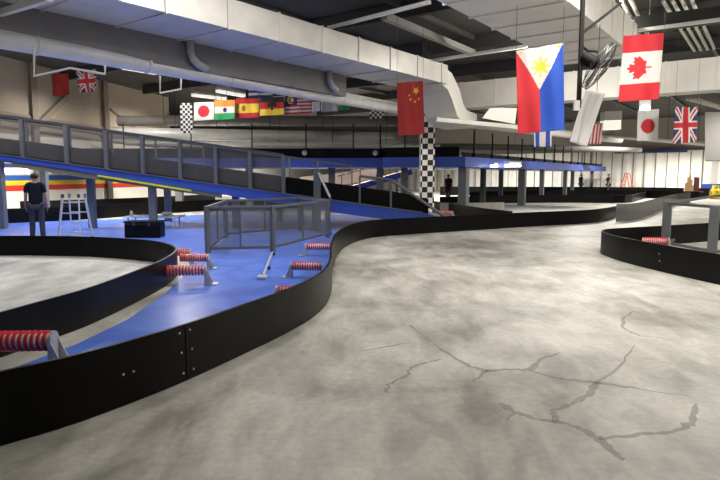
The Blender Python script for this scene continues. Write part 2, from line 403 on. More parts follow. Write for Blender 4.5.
# low bar with a foot lying on the blue floor
o = thing('floor_stay', 'thin pale metal stay lying from the mesh enclosure across the blue floor', 'bar', G(263, 279))
p, q = G(263.5, 278), G(272.5, 254.5)
obj('rod', MB().bar(p+UP*.05, q+UP*.05, .035, .03), M_alu, o, bevel=.004)
obj('foot', MB().box(G(262.5, 279)+UP*.03, (.16, .2, .05)), M_alu, o, bevel=.01)
for t in (.3, .95): obj('wheel', MB().tube([p.lerp(q, t)+V(.02, 0, .03), p.lerp(q, t)+V(.06, 0, .03)], .03, 12), M_blkm, o)

# ------------------------------------------------------------------ mesh enclosures
def enclosure(label, corners, h, infill, name='mesh_enclosure', closed=True, pw=.09):
    o = thing(name, label, 'enclosure', corners[0])
    n = len(corners)
    for c in corners:
        obj('post', MB().bar(Vector((c.x, c.y, .004)), Vector((c.x, c.y, h)), pw, pw, AX), M_grey, o, bevel=.006)
    pairs = [(corners[i], corners[(i+1) % n]) for i in range(n if closed else n-1)]
    for a, b in pairs:
        d = (b-a).normalized()*.05
        obj('top_rail', MB().bar(a+d+UP*(h-.03), b-d+UP*(h-.03), .07, .06), M_grey, o, bevel=.005)
        obj('bottom_rail', MB().bar(a+d+UP*.11, b-d+UP*.11, .06, .06), M_grey, o, bevel=.005)
        if infill:
            fr = obj('mesh_panel', MB().bar(a+d+UP*(h+.08)/2, b-d+UP*(h+.08)/2, .008, h-.2), infill, o)
            L = (b-a).length
            if L > 1.2:
                m_ = (a+b)/2
                obj('stile', MB().bar(m_+UP*.14, m_+UP*(h-.06), .04, .04, d), M_grey, o)
    return o
cs = [G(208, 253.5), G(273, 252), G(327.5, 237.5), G(300, 231), G(226, 238)]
for c in cs: c.z = 0
enclosure('grey steel mesh enclosure standing on the blue floor in the middle', cs, 1.0, M_mesh)
cs = [V(7.0, 13.2, 0), V(7.16, 11.7, 0), V(9.6, 10.6, 0), V(12.6, 12.6, 0), V(11.9, 19.0, 0)]
enclosure('grey steel railing frame inside the right barrier loop', cs, 1.04, None, pw=.17)

# ------------------------------------------------------------------ ramp
RY = 17.6; RW = 3.4
def rz(x):                                             # height of the ramp's top surface
    if x > 2.0: return max(.02, .485-(x-2)*.3)
    return .76-x*.1376 if x > -11.3 else .76+11.3*.1376+(-x-11.3)*.12
ramp = thing('kart_ramp', 'blue-edged ramp climbing to the left behind the mesh enclosure', 'ramp', (0, RY, 0))
def slope_slab(x0, x1, y0, y1, thick, up=0.0):
    n = 14; mb = MB(); xs = [x0+(x1-x0)*i/n for i in range(n+1)]
    for a, b in zip(xs, xs[1:]):
        def c(x, y, z): return (x, y, z)
        ta, tb = rz(a)+up, rz(b)+up
        ba, bb = max(.01, ta-thick), max(.01, tb-thick)
        mb.hull([c(a, y0, ba), c(b, y0, bb), c(b, y1, bb), c(a, y1, ba), c(a, y0, ta), c(b, y0, tb), c(b, y1, tb), c(a, y1, ta)])
    bmesh.ops.remove_doubles(mb.bm, verts=mb.bm.verts, dist=.0005)
    return mb
obj('deck', slope_slab(-15.5, 3.5, RY+.06, RY+RW, .2), mat('ramp_deck', (.2, .19, .16), .7), ramp)
fas = MB()
xs = [-15.5+i*(19.0/38) for i in range(39)]
fz = lambda x: .16+.2*max(0, min(1, (x+9)/8))
for a, b in zip(xs, xs[1:]):
    ta, tb = rz(a)+.01, rz(b)+.01; ba, bb = max(.012, ta-fz(a)), max(.012, tb-fz(b))
    fas.hull([(a, RY, ba), (b, RY, bb), (b, RY+.06, bb), (a, RY+.06, ba), (a, RY, ta), (b, RY, tb), (b, RY+.06, tb), (a, RY+.06, ta)])
bmesh.ops.remove_doubles(fas.bm, verts=fas.bm.verts, dist=.0005)
obj('fascia', fas, M_bfas, ramp)
x0, x1 = -7.9, -5.1
obj('under_beam', MB().bar((-10.5, RY+.08, rz(-10.5)-fz(-10.5)-.07), (-4.2, RY+.08, rz(-4.2)-fz(-4.2)-.02), .1, .16), mat('olive_beam', (.16, .15, .09), .6), ramp)
obj('edge_strip', MB().bar((x0, RY-.015, rz(x0)-fz(x0)-.03), (x1, RY-.015, rz(x1)-fz(x1)-.03), .05, .055), mat('yellow_strip', (.62, .6, .05), .5), ramp)['label'] = 'yellow strip below the blue edge'
obj('edge_trim', MB().bar((-15, RY-.01, rz(-15)+.01), (-11, RY-.01, rz(-11)+.01), .03, .03), M_alu, ramp)
obj('edge_trim', MB().bar((-11, RY-.01, rz(-11)+.02), (1.9, RY-.01, rz(1.9)+.02), .03, .035), M_grey, ramp)
xs = [-15+i*.9 for i in range(20)]
obj('side_barrier', MB().wall([(x, RY+.22) for x in xs], .46, .03, [rz(x)+.005 for x in xs]), M_blk, ramp)
xs = [-15+i*.9 for i in range(20)]
obj('side_barrier', MB().wall([(x, RY+RW-.15) for x in xs], .46, .03, [rz(x)+.005 for x in xs]), M_blk, ramp)
for u, y in ((2, RY+.15), (92, RY+.6), (153, RY+.2), (46, RY+RW-.2), (168, RY+RW-.2), (236, RY+.4), (280, RY+RW-.3)):
    x = (u-360)/F*y
    obj('support_post', MB().bar((x, y, .004), (x, y, rz(x)-.19), .2, .2), M_grey, ramp)
def ramp_railing(label, y, us, infill, thick=.05):
    o = thing('ramp_railing', label, 'railing', ((us[0]-360)/F*y, y, rz((us[0]-360)/F*y)))
    pts = [Vector(((u-360)/F*y, y, 0)) for u in us]
    pts = [p+UP*(rz(p.x)+.005) for p in pts]
    for i, p in enumerate(pts): obj('post', MB().bar(p, p+UP*1.15, thick, thick*1.6), M_grey, o)
    for a, b in zip(pts, pts[1:]):
        obj('top_rail', MB().bar(a+UP*1.17, b+UP*1.17, .06, .07), M_grey2, o)
        if infill:
            obj('mesh_panel', MB().hull([a+V(.03, -.004, .06), b+V(-.03, -.004, .06), b+V(-.03, .004, .06), a+V(.03, .004, .06), a+V(.03, -.004, 1.1), b+V(-.03, -.004, 1.1), b+V(-.03, .004, 1.1), a+V(.03, .004, 1.1)]), infill, o)
    return o
ramp_railing('dark mesh railing along the near edge of the ramp', RY+.1, (-50, -12, 27, 70, 109, 145, 182, 217, 251, 284), M_meshd, .1)
ramp_railing('open post railing along the far edge of the ramp', RY+RW-.05, (-20, 32, 74, 115, 158, 205, 250, 290, 318, 352), None, .05)
# lower hand rails at the foot of the ramp
o = thing('hand_rail', 'grey sloping hand rail dropping to the foot of the ramp beside the chequered pillar', 'railing', (.9, RY+.12, rz(.9)))
p0 = P(391, 180, RY+.12); p1 = P(446, 217.5, RY+.12); p1.z = max(p1.z, .28); q0 = Vector((p0.x, p0.y, rz(p0.x)+.005))
obj('rail', MB().tube([p0, p1, Vector((p1.x, p1.y, .03+rz(p1.x)))], .045, 8), M_grey, o)
obj('post', MB().bar(q0, p0, .06, .06), M_grey, o)
pm = p0+V(-.95, 0, .12); qm = Vector((pm.x, pm.y, rz(pm.x)+.005))
obj('rail', MB().tube([p0, pm], .04, 8), M_grey, o); obj('post', MB().bar(qm, pm, .06, .06), M_grey, o)
o = thing('gate_post', 'thick grey post with a slanted brace behind the mesh enclosure', 'post', (P(318, 200, RY-.35).x, RY-.35, 0))
pp = P(317, 170, RY-.35)
obj('shaft', MB().bar(Vector((pp.x, pp.y, .004)), pp, .2, .14), M_grey, o)
pb = P(330, 197, 16.0)
obj('brace', MB().tube([pp+V(.06, -.1, -.1), pb, Vector((pb.x, pb.y, .004))], .04, 8), M_grey, o)

# ------------------------------------------------------------------ raised deck
deck = thing('raised_deck', 'raised track deck with blue fascia carried on grey posts across the middle distance', 'platform', (4.4, 24, 0))
E0 = P(465, 170, 24); E1 = P(606, 170, 52); dv = (E1-E0); dv.z = 0; dn = dv.normalized(); dl = dv.length
E0 = V(E0.x, E0.y, 0); E1 = E0+dv
nrm = Vector((-dn.y, dn.x, 0))
poly = [(-14, 26), (1.0, 26), (1.0, 25.2), (E0.x, E0.y), (E1.x, E1.y), ((E1+nrm*4).x, (E1+nrm*4).y), ((E0+nrm*6+dn*6).x, (E0+nrm*6+dn*6).y), (-14, 30)]
obj('slab', MB().prism(poly, 1.98, 2.40), M_bfas, deck)
obj('bounce_cover', MB().prism([(-14, 26.05), (1.05, 26.05), (1.05, 25.25), (E0.x, E0.y+.1), (E1.x-.05, E1.y), ((E1+nrm*3.95).x, (E1+nrm*3.95).y), ((E0+nrm*5.95+dn*6).x, (E0+nrm*5.95+dn*6).y), (-14, 29.95)], 2.4005, 2.404), mat('bounce_cover_dark', (.1, .1, .1), .8), deck)  # dark cover added out of sight to stop blue bounce onto the pipes
obj('side_barrier', MB().wall([V(-13.8, 26.15, 0), V(.9, 26.15, 0), V(1.2, 25.4, 0), V(E0.x-.2, E0.y+.3, 0)], .42, .03, 2.405), M_blk, deck)
obj('side_barrier', MB().wall([E0+dn*.4+nrm*.3, E1+nrm*.3-dn*.3], .2, .03, 2.405), M_blk, deck)
for u, y in ((404, 25.9), (380, 26.6), (180, 26.6), (332, 27.2), (250, 27.2)):
    x = (u-360)/F*y; obj('support_post', MB().bar((x, y, .004), (x, y, 1.975), .3, .3), M_grey, deck)
for s, off in ((.5, .25), (6.5, 1.6), (9, .3), (13.0, .3), (13.5, 3.0), (19, .3), (24.5, 1.0), (28.5, .3)):
    q = E0+dn*s+nrm*off; obj('support_post', MB().bar(q+UP*.004, q+UP*1.975, .36 if s < 10 and off < 1 else .24, .36 if s < 10 and off < 1 else .24, nrm), M_grey2 if off > 1 else M_grey, deck)
for i in range(13):                                  # railing posts with knobs along the edge
    q = E0+dn*(1.2+i*2.3)+nrm*.1
    obj('railing_post', MB().tube([q+UP*2.4, q+UP*3.55], .035, 8), M_blkm, deck)
    obj('post_foot', MB().sphere(q+UP*2.5, .1, n=10), M_blkm, deck)
for x in (-10.5, -7.5, -4.8, -2.4, -.3, .9, 2.0):
    obj('railing_post', MB().tube([(x, 26.1, 2.4), (x, 26.1, 3.9)], .03, 8), M_blkm, deck)
for x in (-2.45, .68):
    obj('spot_lamp', MB().sphere((x, 25.9, 2.62), .12, n=12), mat('lamp_grey', (.5, .5, .48), .4), deck)
def tube_light(label, p, q, w=.12, h=.07, name='tube_light', m=None):
    p, q = Vector(p), Vector(q); o = thing(name, label, 'light', (p+q)/2)
    obj('housing', MB().bar(p+UP*h, q+UP*h, w*1.2, h), M_wht, o)
    obj('tube', MB().bar(p, q, w, h), m or M_lamp, o)
    if p.z > 3.2:
        for t in (.15, .85): c = p.lerp(q, t); obj('rod', MB().tube([c+UP*h*1.4, Vector((c.x, c.y, CEIL-.005))], .008, 5), M_beam, o)
    return o
q = P(512, 165.5, 26.5)
tube_light('bright tube lamp fixed under the blue deck edge, longer of the two', P(506.5, 165.6, 27.6), P(519, 165.6, 28.6), .2, .12)
tube_light('bright small lamp fixed under the blue deck edge near its corner post', P(492, 166, 25.9), P(496, 166, 26.2), .16, .09)
tube_light('white tube lamp glowing under the ramp at the left edge', P(-14, 170.5, 19.0), P(27, 170.8, 19.0), .2, .16)

# second ramp in the background
r2 = thing('kart_ramp', 'farther blue ramp climbing to the right below the raised deck', 'ramp', (0, 31, 0))
a, b = P(338, 193, 33), P(412, 171.5, 33)
obj('fascia', MB().bar(a, b, .1, .32), M_bfas, r2)
obj('deck', MB().bar(a+V(0, 1.55, .1), b+V(0, 1.55, .1), 3.0, .1), mat('plywood_deck', (.4, .3, .2), .7), r2)
a2, b2 = P(300, 190, 34), P(376, 175, 34)
obj('plywood_side', MB().hull([a2+V(0, 0, -.2), b2+V(0, 0, -.2), b2+V(0, .05, -.2), a2+V(0, .05, -.2), a2+V(0, 0, .75), b2+V(0, 0, .35), b2+V(0, .05, .35), a2+V(0, .05, .75)]), mat('plywood', (.72, .6, .47), .7), r2)
for t in (.05, .3, .55, .8):
    q = a.lerp(b, t); obj('railing_post', MB().bar(q, q+UP*.95, .06, .06), M_grey, r2)
    obj('support_post', MB().bar(Vector((q.x, q.y+.3, .004)), q+V(0, .3, -.05), .12, .12), M_grey, r2)
obj('top_rail', MB().tube([a+UP*.95, b+UP*.95], .04, 8), M_grey, r2)
for (u0, v0, u1, v1) in ((368, 168.5, 375, 181), (378, 168.5, 372, 181), (345, 172, 352, 187)):
    obj('brace', MB().bar(P(u0, v0, 32.9), P(u1, v1, 32.9), .1, .1), M_wht, r2)

# ------------------------------------------------------------------ chequered pillar
def checker_mat(name, s):
    m = bpy.data.materials.new(name); m.use_nodes = True; nt = m.node_tree; b = nt.nodes['Principled BSDF']
    tc = nt.nodes.new('ShaderNodeTexCoord'); ck = nt.nodes.new('ShaderNodeTexChecker'); mp = nt.nodes.new('ShaderNodeMapping')
    mp.inputs['Location'].default_value = (.001, .001, .001)
    ck.inputs['Color1'].default_value = (.9, .88, .84, 1); ck.inputs['Color2'].default_value = (.01, .01, .01, 1); ck.inputs['Scale'].default_value = 1/s
    nt.links.new(tc.outputs['Object'], mp.inputs['Vector']); nt.links.new(mp.outputs['Vector'], ck.inputs['Vector']); nt.links.new(ck.outputs['Color'], b.inputs['Base Color'])
    b.inputs['Roughness'].default_value = .5; return m
pc = P(426.5, 190, 22.0); pc.z = 0
th = math.radians(12); ck = .2
o = obj('chequered_pillar', MB().box((0, 0, 2.3), (ck*2.6, ck*2.6, 4.59)), checker_mat('black_white_checks', ck))
o.location = (pc.x, pc.y, .005)
struct('trim_column_3', MB().bar(pc+UP*4.61, pc+UP*CEIL, .2, .2), M_beam)
tag(o, 'square roof pillar covered in black and white checks', 'pillar')

# ------------------------------------------------------------------ ducts
def duct_seams(o, p, q, w, h, step, m):
    d = (q-p).normalized(); L = (q-p).length; i = 1
    while i*step < L:
        c = p+d*(i*step)
        obj('flange', MB().bar(c-d*.02, c+d*.02, w+.05, h+.05), m, o); i += 1
zb = 4.6
R0 = G(180, 16, zb); R1 = G(404, 73, zb)
# the wide duct: right lower edge through the two points above
dd = (R1-R0).normalized(); ww = 1.65; hh = .6; nl = Vector((-dd.y, dd.x, 0))
d1 = thing('air_duct', 'wide pale rectangular duct running under the roof from top left to the elbow', 'duct', R0)
p, q = R0-dd*9, R1+dd*2.6
cp_ = nl*ww/2+UP*hh/2
obj('trunk', MB().bar(p+cp_, q+cp_, ww, hh), M_duct, d1)
duct_seams(d1, p+cp_, q+cp_, ww, hh, 1.45, M_duct)
# elbow: falls towards the far right
e0 = q+cp_; cs = []
mb = MB(); prev = None
prof = [(0, 0, hh), (.5, -.12, .62), (.95, -.5, .66), (1.3, -1.0, .62), (1.75, -1.25, .55), (2.6, -1.3, .5)]
for i, (s, z, hgt) in enumerate(prof):
    c = e0+dd*s+UP*z
    ang = (0, .45, .95, .75, .2, 0)[i]
    un = UP*math.cos(ang)+dd*math.sin(ang)
    ring = [mb.bm.verts.new(c+nl*(sx*ww*.38)+un*(sz*hgt/2)) for sx, sz in ((-1, -1), (1, -1), (1, 1), (-1, 1))]
    if prev:
        for kx in range(4): mb.bm.faces.new((prev[kx], prev[(kx+1) % 4], ring[(kx+1) % 4], ring[kx]))
    else: mb.bm.faces.new(ring[::-1])
    prev = ring
mb.bm.faces.new(prev)
obj('elbow', mb, M_duct2, d1)
# grey bulkhead beam along the far lower edge of the duct
bp0 = R0+nl*(ww+.12)-dd*10; bp1 = R1+nl*(ww+.12)-dd*.6
struct('trim_bulkhead', MB().bar(bp0+UP*-.02, bp1+UP*-.02, .2, 1.15), M_bulk)
# round pipe
q0, q1 = G(0, 39, 3.98), G(300, 92, 3.98); dp = (q1-q0).normalized()
pipe = thing('round_duct', 'long silver round pipe slanting under the roof from the left edge', 'pipe', q0)
obj('pipe', MB().tube([q0-dp*3+dp*i*1.5 for i in range(12)], .165, 20), M_pipe, pipe, smooth=True)
obj('conduit', MB().tube([q0-dp*3+UP*.2, q0+dp*13.5+UP*.2], .03, 8), M_wht, pipe, smooth=True)
for i in range(1, 7):
    c = q0+dp*(i*2.3-1.7); obj('collar', MB().tube([c-dp*.025, c+dp*.025], .178, 20), M_pipe, pipe)
fn = nl*-1; fp0 = R0+nl*(ww+.02)
def bulk_pt(u, v, off):
    d = ray(u, v); o_ = Vector((0, 0, CH)); q = fp0-nl*off
    t = (q-o_).dot(nl)/d.dot(nl); return o_+d*t
for pxs, lab in ((((190, 40), (190.5, 52), (193, 59), (199, 65), (207, 69)), 'bent grey pipe dropping over the bulkhead at left'), (((329, 71), (329.5, 80), (332, 86), (337, 91)), 'bent grey pipe dropping over the bulkhead nearer the elbow of the wide duct')):
    pts = [bulk_pt(u, v, .12) for u, v in pxs]
    tag(obj('bent_pipe', MB().tube(pts, .085, 12), mat('drop_pipe_grey', (.36, .35, .33), .5), origin=pts[0], smooth=True), lab, 'pipe', 'bent drop pipes')
def hanger(label, px, y0, y1):
    n = len(px); pts = [P(u, v, y0+(y1-y0)*i/(n-1)) for i, (u, v) in enumerate(px)]
    tag(obj('pipe_hanger', MB().tube(pts, .022, 6), M_wht, origin=pts[0]), label, 'hanger', 'white wire hangers under the round pipe')
hanger('white bent hanger under the silver pipe above the red flag', ((34, 49), (34, 76), (70, 68), (105, 74), (105, 66)), 10.3, 11.3)
hanger('white bent hanger under the silver pipe left of the chequered flag', ((160, 76), (160, 93), (181, 89), (181, 79)), 12.2, 12.7)
# upper right duct (bottom face towards the camera)
z3 = 4.72
dz = (G(527, 46, z3)-G(430, 0, z3)).normalized(); A0 = G(527, 46, z3); Bf = G(572, 64, z3); Rr = G(618, 42, z3)
s_left = (A0-Bf).dot(BX); s_right = (Rr-Bf).dot(BX)
far0 = Bf
d3 = thing('air_duct', 'broad white duct overhead behind the blue, red and white sun flag', 'duct', Bf)
pL = far0-AX*13; cc = BX*(s_left+s_right)/2; wd = abs(s_left-s_right)
obj('trunk', MB().bar(pL+cc+UP*.4, far0+cc+UP*.4, wd, .8), M_duct2, d3)
for i in range(12):
    c = pL+cc+AX*(.3+i*1.1); obj('flange', MB().bar(c-AX*.025+UP*.39, c+AX*.025+UP*.39, wd+.05, .84), M_duct2, d3)
# cross duct: tall pale face
X0 = P(490, 108, 22); X0.z = 0
d4 = thing('air_duct', 'long pale cross duct running behind the flags from the elbow to the right edge', 'duct', X0+UP*4.2)
obj('trunk', MB().bar(X0+BX*1.6+UP*4.68+AX*.4, X0-BX*16+UP*4.68+AX*.4, .8, .96), M_duct2, d4)
for i in range(12):
    c = X0+BX*1.2-BX*i*1.4+UP*4.68+AX*.4; obj('flange', MB().bar(c-BX*.02, c+BX*.02, .84, 1.0), M_duct2, d4)
c0 = X0+BX*2.3
# lower small ducts between elbow and deck
def hduct(label, u0, v0, u1, v1, y0, y1, r, m=None, name='round_duct'):
    a, b = P(u0, v0, y0), P(u1, v1, y1)
    o = thing(name, label, 'pipe', a, 'long pipes above the raised deck')
    obj('pipe', MB().tube([a.lerp(b, i/6) for i in range(7)], r, 14), m or M_pipe, o, smooth=True)
    for i in range(1, 6):
        c = a.lerp(b, i/6); obj('rod', MB().tube([c+UP*(r-.01), Vector((c.x, c.y, CEIL-.005))], .012, 5), M_beam, o)
hduct('grey pipe running level above the deck, topmost of the far pipes', 118, 121, 420, 121, 29.5, 31, .26, M_bulk)
hduct('grey pipe running level above the deck, thickest of the far pipes', 112, 133, 430, 139, 29.5, 29, .3)
hduct('thin grey pipe running level just above the deck barrier', 125, 143, 440, 147, 29.5, 28.5, .12)
hduct('pale pipe sloping down right between the pillar and the right flags', 440, 120, 620, 140, 26, 40, .22, M_duct2)
hduct('thin pale pipe behind the right flags above the white sheeting', 560, 132, 730, 146, 40, 34, .12, M_duct2)
hduct('thick dark pipe crossing above the raised deck at right', 430, 146, 640, 150, 34, 46, .2, M_bulk)
# tapered hopper below the cross duct
hp = P(490, 122, 20.8)
o = thing('duct_outlet', 'pale tapered duct outlet below the cross duct beside the pillar', 'duct', hp)
mb = MB(); mb.hull([P(482, 118, 20.6), P(515, 124, 20.6), P(515, 124, 21.8), P(482, 118, 21.8), P(490, 108, 20.6), P(517, 108, 20.6), P(517, 108, 21.8), P(490, 108, 21.8)])
obj('hopper', mb, M_duct2, o)
obj('lip', MB().bar(P(436, 120, 20.6), P(520, 128, 20.6), .5, .14), M_duct2, o)
# thin roof members
def member(label, u0, v0, u1, v1, z, r=.04, m=None, w=None):
    a, b = G(u0, v0, z), G(u1, v1, z)
    mb = MB().bar(a, b, w or r*2, r*2); tag(obj('roof_strut', mb, m or M_wht, origin=a), label, 'strut', 'pale struts under the dark roof')
member('pale strut rising across the dark roof above the wide duct', 328, 28, 430, 2, 5.5)
member('thick grey strut slanting down right below the dark roof', 384, 16, 473, 53, 5.7, .09, mat('strut_grey', (.22, .215, .205), .6))
member('pale strut from the wide duct to the sun flag', 420, 62.5, 527, 46, 5.3, .045)
member('pale strut cutting the top left corner', -20, 19, 50, -2, 4.4, .05)
member('pale strut along the dark joist right of the maple leaf flag', 622, 32.5, 740, 17, 5.4, .04)
struct('trim_joist', MB().bar(G(612, 28, 5.6), G(745, 12, 5.6), .2, .4), M_beam)
def rack(label, u0, v0, u1, v1, z, n):  # parallel pale bars under the dark roof
    a, b = G(u0, v0, z), G(u1, v1, z); d = (b-a).normalized(); nn = Vector((-d.y, d.x, 0))
    o = thing('pale_bar_rack', label, 'conduits', a, 'racks of pale bars in the roof')
    for i in range(n): obj('conduit', MB().tube([a+nn*(.2*(i-n/2)), b+nn*(.2*(i-n/2))], .05, 8), mat('bar_pale', (.6, .58, .53), .5), o)
    obj('bearer', MB().bar(a.lerp(b, .5)-nn*(n*.12), a.lerp(b, .5)+nn*(n*.1), .08, .06), M_beam, o)
rack('rack of pale bars in the roof nearest the top right corner', 672, 0, 701, 50, 6.0, 4)
rack('rack of pale bars in the roof left of the maple leaf flag', 612, 0, 632, 34, 6.0, 4)
rack('rack of pale bars beyond the cross duct above the small cross flag', 690, 99, 735, 112, 6.05, 4)
# ceiling lamps
tube_light('fluorescent lamp in the roof behind the red disc flag at left', P(192, 95, 30), P(226, 99, 31), .3, .12, m=mat('dim_tube', (1, .95, .85), .5, emit=.4))
tube_light('fluorescent lamp in the roof above the saffron, white and green flag', P(217, 91, 29), P(244, 96, 30), .3, .12, m=MATS['dim_tube'])
tube_light('fluorescent lamp below the silver pipe right of the left cross flag', P(124, 68, 22), P(156, 73.5, 24), .18, .1, m=MATS['dim_tube'])
tube_light('square white lamp in the roof right of the hanging white sheet', P(602, 125.5, 30), P(619, 125, 30), .5, .45, m=MATS['dim_tube'])
o = thing('flood_lamp', 'small white lamp hanging below the maple leaf flag', 'light', P(645, 105, 16.5))
obj('body', MB().box(P(645, 103, 16.5), (.26, .18, .2)), M_wht, o, bevel=.02); obj('lens', MB().box(P(645, 108.5, 16.45), (.22, .16, .08)), M_lamp, o)
a = P(645, 99, 16.5); obj('stem', MB().tube([a, Vector((a.x, a.y, CEIL-.005))], .012, 8), M_wht, o)

# ------------------------------------------------------------------ fan, pole, sheet
py = 9.8
o = thing('hanging_pole', 'black pole hanging from the roof beside the fan', 'pole', P(578.5, 108, py))
a, b = P(578.5, 108, py), P(578.5, 0, py); b.z = z3-.005; b.x = a.x; b.y = a.y
obj('shaft', MB().bar(a, b, .06, .06), M_blkm, o)
obj('brace', MB().bar(P(580, 35, py), P(621, 3, py+.1), .04, .04), M_blkm, o)
obj('end_box', MB().box(P(576.5, 105.5, py-.04), (.09, .06, .16)), M_wht, o)
fo = thing('fan', 'black round fan on a bent arm tilted beside the hanging pole', 'fan', P(596, 62, py))
fc = P(601, 67, py-.1); fd = Vector((.76, -.36, -.54)).normalized()     # axis
fr = Vector((0, 0, 1)).cross(fd).normalized(); fu = fd.cross(fr)
mb = MB()
for rr_, off, tr in ((.4, 0, .012), (.4, -.07, .008), (.28, .055, .004), (.14, .08, .004), (.25, -.12, .004)):
    pts = [fc+fd*off+fr*rr_*math.cos(t)+fu*rr_*math.sin(t) for t in [i*math.pi/18 for i in range(37)]]
    mb.tube(pts, tr, 5, False)
for i in range(22):
    t = i*math.pi/11; e = fr*math.cos(t)+fu*math.sin(t)
    mb.tube([fc+fd*.085+e*.05, fc+fd*.05+e*.3, fc+e*.4, fc-fd*.07+e*.4, fc-fd*.15+e*.18], .0025, 4, False)
obj('guard', mb, M_grey2, fo)
obj('hub_cap', MB().tube([fc+fd*.08, fc+fd*.1], .07, 16), M_grey2, fo)
obj('motor', MB().tube([fc-fd*.36, fc-fd*.33, fc-fd*.1, fc-fd*.06], [.07, .1, .11, .06], 16), M_blkm, fo)
for i in range(3):
    t = i*2*math.pi/3+.4; e = fr*math.cos(t)+fu*math.sin(t); g = fd.cross(e)
    mb = MB(); a = fc-fd*.03
    mb.hull([a+e*.05-g*.03-fd*.01, a+e*.35-g*.13-fd*.04, a+e*.35+g*.11+fd*.03, a+e*.05+g*.03+fd*.01, a+e*.05-g*.03-fd*.003, a+e*.35-g*.13-fd*.033, a+e*.35+g*.11+fd*.037, a+e*.05+g*.03+fd*.017])
    obj('blade', mb, mat('fan_blade', (.25, .25, .26), .4), fo)
obj('arm', MB().tube([P(581.9, 40, py), P(583, 47, py), P(588, 51, py), P(597, 51.5, py), P(598, 58, py), fc-fd*.2], .022, 8), M_blkm, fo)
# crumpled white sheet
def sheet_quad(px, Y, nx, ny, wave, seed, dy=None):
    bm = bmesh.new(); rows = []; rnd = random.Random(seed); ph = rnd.random()*6
    (a, b, c, d) = [P(u, v, Y) for u, v in px]         # TL TR BR BL
    for j in range(ny+1):
        t = j/ny; row = []
        for i in range(nx+1):
            s = i/nx; p = (a.lerp(b, s)).lerp(d.lerp(c, s), t)
            p = p+Vector((0, 1, 0))*(wave*math.sin(s*7+ph+t*2.0)*(.25+t)+wave*.5*math.sin(s*15+ph*2-t*3))
            if dy: p = p+Vector((0, 1, 0))*dy(s, t)
            row.append(bm.verts.new(p))
        rows.append(row)
    return bm, rows
so = thing('white_sheet', 'crumpled white sheet hanging tilted below the fan', 'sheet', P(596, 90, 12.2))
bm, rows = sheet_quad(((586, 90), (607, 93), (589, 147), (569, 142)), 12.2, 16, 24, .025, 3, lambda s, t: .12*s+.12*math.sin(s*3.1)*math.sin(t*3.1))
for j in range(24):
    for i in range(16): bm.faces.new((rows[j][i], rows[j][i+1], rows[j+1][i+1], rows[j+1][i]))
o = obj('cloth', bm, mat('white_sheet', (.45, .445, .44), .45), so, smooth=True)
sd = o.modifiers.new('thick', 'SOLIDIFY'); sd.thickness = .02
a = P(597, 91, 12.26); obj('cord', MB().tube([a, Vector((a.x, a.y, z3-.005))], .006, 5), M_blkm, so)

# ------------------------------------------------------------------ flags
FC = {'w': (.62, .61, .59), 'r': (.5, .018, .028), 'b': (.02, .06, .42), 'y': (.85, .6, .05), 'g': (.02, .3, .09), 'o': (.8, .25, .04), 'k': (.015, .015, .015), 'n': (.03, .03, .12), 'd': (.42, .03, .03), 'p': (.012, .065, .42), 'c': (.56, .02, .03), 'm': (.3, .12, .04)}
FM = {}
def fmat(k):
    if k not in FM: FM[k] = mat('cloth_'+{'w': 'white', 'r': 'red', 'b': 'blue', 'y': 'yellow', 'g': 'green', 'o': 'saffron', 'k': 'black', 'n': 'navy', 'd': 'dark_red', 'p': 'bright_blue', 'c': 'scarlet', 'm': 'brown'}[k], FC[k], .75, bump=.05, scale=60)
    return FM[k]
def flag(label, px, Y, fn, nx, ny, wave=.03, seed=1, group='national flags hanging in the hall', cord=None):
    bm, rows = sheet_quad(px, Y, nx, ny, wave, seed)
    keys = []; 
    for j in range(ny):
        for i in range(nx):
            f = bm.faces.new((rows[j][i], rows[j][i+1], rows[j+1][i+1], rows[j+1][i])); f.smooth = True
            kx = fn((i+.5)/nx, (j+.5)/ny)
            if kx not in keys: keys.append(kx)
            f.material_index = keys.index(kx)
    a, b = P(*px[0], Y), P(*px[1], Y); base = (a+b)/2
    o = thing('flag', label, 'flag', base, group)
    c = obj('cloth', bm, [fmat(x) for x in keys], o)
    sd = c.modifiers.new('thick', 'SOLIDIFY'); sd.thickness = .006
    zt = cord or CEIL-.005
    for q in (a, b): obj('cord', MB().tube([q, Vector((q.x, q.y, zt))], .004, 4), M_grey2, o)
    return o
def rect(u0, v0, u1, v1, sk=0): return ((u0, v0), (u1, v0+sk), (u1, v1+sk), (u0, v1))
def union(s, t, asp=2):
    x, y = (s-.5)*30*asp, (t-.5)*30; d = min(abs(x*30-y*30*asp), abs(x*30+y*30*asp))/math.hypot(30, 30*asp)
    if abs(x) < 3 or abs(y) < 3: return 'r'
    if abs(x) < 5 or abs(y) < 5: return 'w'
    return 'r' if d < 1.1 else 'w' if d < 3.2 else 'n'
def star(cx, cy, R, s, t, asp=1, rot=0, n=5, inner=.4):
    x, y = (s-cx)*asp, t-cy; a = math.atan2(x, -y)+rot; r = math.hypot(x, y); sec = math.pi/n
    a = abs((a+sec) % (2*sec)-sec)
    return r < R*inner*math.sin(sec)/ (math.sin(sec-a)*1.0*1+inner*math.sin(a)+1e-9) if r < R else False
def inpoly(x, y, poly):
    c = False; j = len(poly)-1
    for i in range(len(poly)):
        (xi, yi), (xj, yj) = poly[i], poly[j]
        if (yi > y) != (yj > y) and x < (xj-xi)*(y-yi)/(yj-yi)+xi: c = not c
        j = i
    return c
half = [(0, 1), (.14, .72), (.3, .8), (.22, .38), (.42, .56), (.48, .44), (.74, .48), (.66, .24), (.78, .16), (.4, -.2), (.45, -.36), (.06, -.3), (.07, -.72)]
LEAF = half+[(-x, y) for x, y in half[::-1]]
